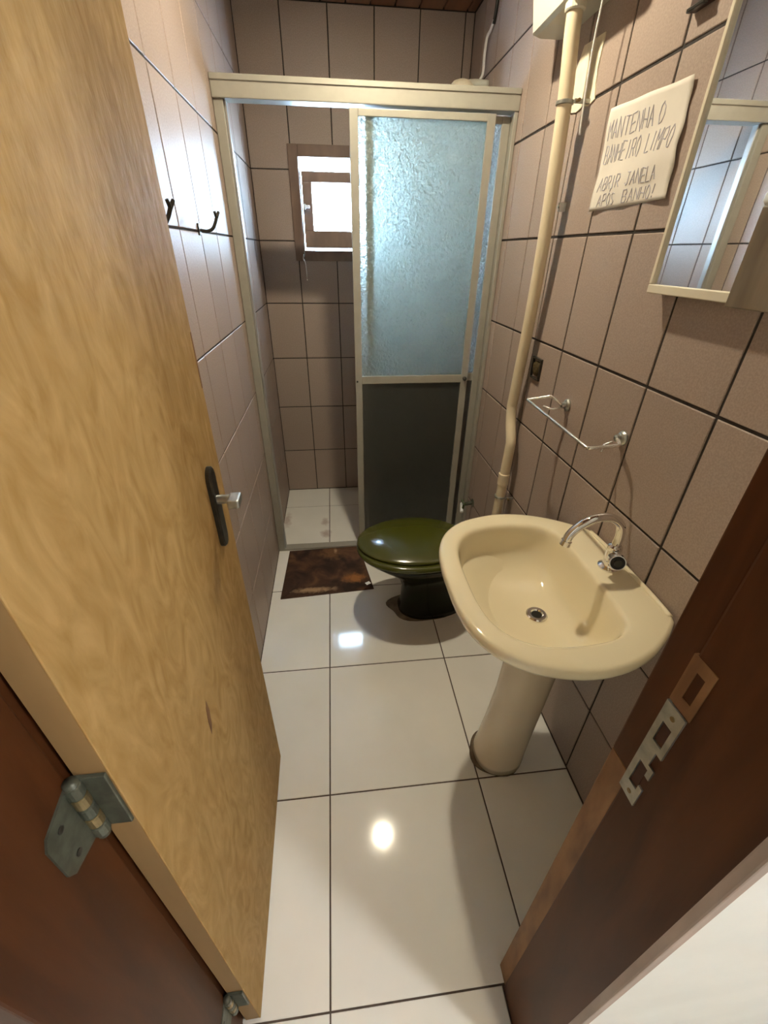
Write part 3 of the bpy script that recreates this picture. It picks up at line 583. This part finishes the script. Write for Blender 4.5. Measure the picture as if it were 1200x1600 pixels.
for txt, s0, s1, t0, h in (('MANTENHA', .05, .66, .13, .17), ('O', .70, .77, .13, .17), ('BANHEIRO', .05, .55, .36, .17), ('LIMPO', .62, .93, .36, .17),
                           ('ABRIR', .06, .40, .67, .13), ('JANELA', .46, .84, .67, .13), ('AP\u00d3S', .10, .36, .84, .12), ('BANHO!', .46, .88, .84, .12)):
    write(txt, s0, s1, t0, h)
# ---------------------------------------------------------------- mirror cabinet
mc = thing('mirror_cabinet', 'ivory-framed mirror cabinet with a grey oak box on the right wall', 'mirror cabinet', (W, -1.95, 1.345))
MY0, MY1, MZ0, MZ1 = -2.16, -1.722, 1.345, 1.87
b = bmesh.new()
for y0, y1, z0, z1 in cut([(MY0, MY1, MZ0, MZ1)], (MY0+.01, MY1-.010, MZ0+.016, MZ1-.012)): box(1.000, W-.001, y0, y1, z0, z1, .0015, 1, bm=b)
obj('cabinet_frame', b, M_WHITEF, mc)
obj('cabinet_back', box(1.020, W-.001, MY0+.009, MY1-.009, MZ0+.015, MZ1-.011), M_WHITEF, mc)
obj('mirror_glass', box(1.006, 1.0195, MY0+.0095, MY1-.0098, MZ0+.0155, MZ1-.0118), M_MIRROR, mc, label='mirror glass')
ob = obj('oak_box', box(.930, .9995, MY0, -2.006, 1.347, 1.468, .0015, 1), M_OAK, mc, label='grey oak laminate box')
wi = thing('soap_bar', 'white rounded soap bar lying on the oak box', 'soap', (.962, -2.030, 1.4685))
wb_ = obj('soap_body', loft([[(.950+.024*s*math.cos(a), -2.026+.036*s*math.sin(a), 1.4685+h) for a in [2*math.pi*k/28 for k in range(28)]] for s, h in ((.85, 0), (1, .006), (1, .014), (.85, .021), (.5, .024))]), M_WHITE, wi, smooth=True)
bd = thing('wall_bracket', 'small dark brown bracket on the wall above the paper notice', 'bracket', (W, -1.605, 1.785))
obj('bracket_body', box(W-.012, W+.0005, -1.63, -1.578, 1.785, 1.815, .002), mat('dark_brown', (.045, .018, .012), .5), bd); obj('bracket_lip', box(W-.020, W-.0115, -1.626, -1.582, 1.783, 1.789, .001, 1), M_DARKM, bd)
# ---------------------------------------------------------------- rug
rg = thing('bath_rug', 'brown patterned bath rug by the shower step', 'rug', (.27, -.885, 0))
m = bpy.data.materials.new('printed_rug'); m.use_nodes = True; n = m.node_tree.nodes; l = m.node_tree.links; bs = n['Principled BSDF']; bs.inputs['Roughness'].default_value = .95
ge = n.new('ShaderNodeNewGeometry')
def noise(sc, det, dis, stretch=(1, 1, 1)):
    mp = n.new('ShaderNodeMapping'); mp.inputs['Scale'].default_value = stretch; l.new(ge.outputs['Position'], mp.inputs['Vector'])
    z = n.new('ShaderNodeTexNoise'); z.inputs['Scale'].default_value = sc; z.inputs['Detail'].default_value = det; z.inputs['Distortion'].default_value = dis
    l.new(mp.outputs['Vector'], z.inputs['Vector']); return z.outputs['Fac']
def ramp(fac, *st):
    rp = n.new('ShaderNodeValToRGB'); e = rp.color_ramp.elements
    while len(e) < len(st): e.new(.5)
    for q, (p, c) in zip(e, st): q.position = p; q.color = (*c, 1)
    l.new(fac, rp.inputs['Fac']); return rp.outputs['Color']
base = ramp(noise(9, 5, 1.2), (.36, (.022, .010, .006)), (.54, (.060, .026, .013)), (.72, (.13, .060, .028)))
def blob(cx, cy, rx, ry):
    mp = n.new('ShaderNodeMapping'); mp.vector_type = 'POINT'; mp.inputs['Scale'].default_value = (1/rx, 1/ry, 0); mp.inputs['Location'].default_value = (-cx/rx, -cy/ry, 0)
    l.new(ge.outputs['Position'], mp.inputs['Vector']); ln = n.new('ShaderNodeVectorMath'); ln.operation = 'LENGTH'; l.new(mp.outputs['Vector'], ln.inputs[0])
    ad = n.new('ShaderNodeMath'); ad.operation = 'ADD'; nz = n.new('ShaderNodeMath'); nz.operation = 'MULTIPLY_ADD'; nz.inputs[1].default_value = 1.4; nz.inputs[2].default_value = -.7
    l.new(noise(38, 6, .8), nz.inputs[0]); l.new(nz.outputs[0], ad.inputs[0]); l.new(ln.outputs['Value'], ad.inputs[1])
    mr = n.new('ShaderNodeMapRange'); mr.inputs['From Min'].default_value = 1.0; mr.inputs['From Max'].default_value = .35; mr.inputs['To Max'].default_value = .85; l.new(ad.outputs[0], mr.inputs['Value']); return mr.outputs['Result']
def over(c, fac, col):
    mx = n.new('ShaderNodeMix'); mx.data_type = 'RGBA'; l.new(fac, mx.inputs['Factor']); l.new(c, mx.inputs['A']); mx.inputs['B'].default_value = (*col, 1); return mx.outputs['Result']
c = over(base, blob(.40, -.985, .070, .042), (.34, .135, .035)); c = over(c, blob(.20, -1.055, .12, .022), (.42, .27, .15)); c = over(c, blob(.29, -.77, .07, .06), (.17, .085, .035)); c = over(c, blob(.31, -.745, .012, .03), (.42, .27, .15))
l.new(c, bs.inputs['Base Color'])
bp_ = n.new('ShaderNodeBump'); bp_.inputs['Strength'].default_value = .6; bp_.inputs['Distance'].default_value = .003; l.new(noise(350, 2, 0), bp_.inputs['Height']); l.new(bp_.outputs['Normal'], bs.inputs['Normal'])
RC = [(.060, -.722), (.440, -.712), (.492, -1.068), (.046, -1.098)]
b = bmesh.new(); nu = 20
def rp_(s, t_):
    a = Vector(RC[0]).lerp(Vector(RC[1]), s); c_ = Vector(RC[3]).lerp(Vector(RC[2]), s); q = a.lerp(c_, t_); return q.x, q.y
top = [[b.verts.new((*rp_(i/nu, j/nu), .0085+.0010*math.sin(i*.9)*math.sin(j*.7)-(.003 if i in (0, nu) or j in (0, nu) else 0))) for j in range(nu+1)] for i in range(nu+1)]
for i in range(nu):
    for j in range(nu): b.faces.new((top[i][j], top[i+1][j], top[i+1][j+1], top[i][j+1]))
obj('pile', b, m, rg, smooth=True)
b = bmesh.new(); loft([[(x, y, z) for x, y in RC] for z in (.0003, .0056)], bm=b); obj('backing', b, M_RUGP, rg)
b = box(-.012, .012, -.009, .009, .0095, .0105); bmesh.ops.rotate(b, verts=b.verts, cent=(0, 0, 0), matrix=Matrix.Rotation(.5, 3, 'Z')); bmesh.ops.translate(b, verts=b.verts, vec=(.466, -1.032, 0)); obj('care_tag', b, M_WHITE, rg, label='small white care tag')
# ---------------------------------------------------------------- bathroom lamp, added hall fill light
lb = thing('ceiling_light', 'small round lit lamp fixed under the bathroom ceiling', 'lamp', (.54, -1.22, 2.27))
obj('housing', lathe((.54, -1.22, 2.272), [(.036, 0), (.042, .004), (.042, .022), (.038, .028)], 32), M_WHITE, lb)
obj('diffuser', lathe((.54, -1.22, 2.2695), [(.029, 0), (.0295, .0026)], 32), M_BULB, lb)
hb = thing('hall_daylight_fill', 'unseen lit globe added in place of hall daylight', 'lamp', (1.3, -3.1, 2.4))  # unseen globe, added to brighten the hall wall as daylight would
obj('globe', lathe((1.3, -3.1, 2.4), [(.01, -.07), (.045, -.055), (.068, -.02), (.068, .02), (.05, .05), (.03, .065)], 24), M_HFILL, hb, smooth=True); obj('base', lathe((1.3, -3.1, 2.4), [(.035, .06), (.05, .07), (.05, .10)], 24), M_WHITE, hb)
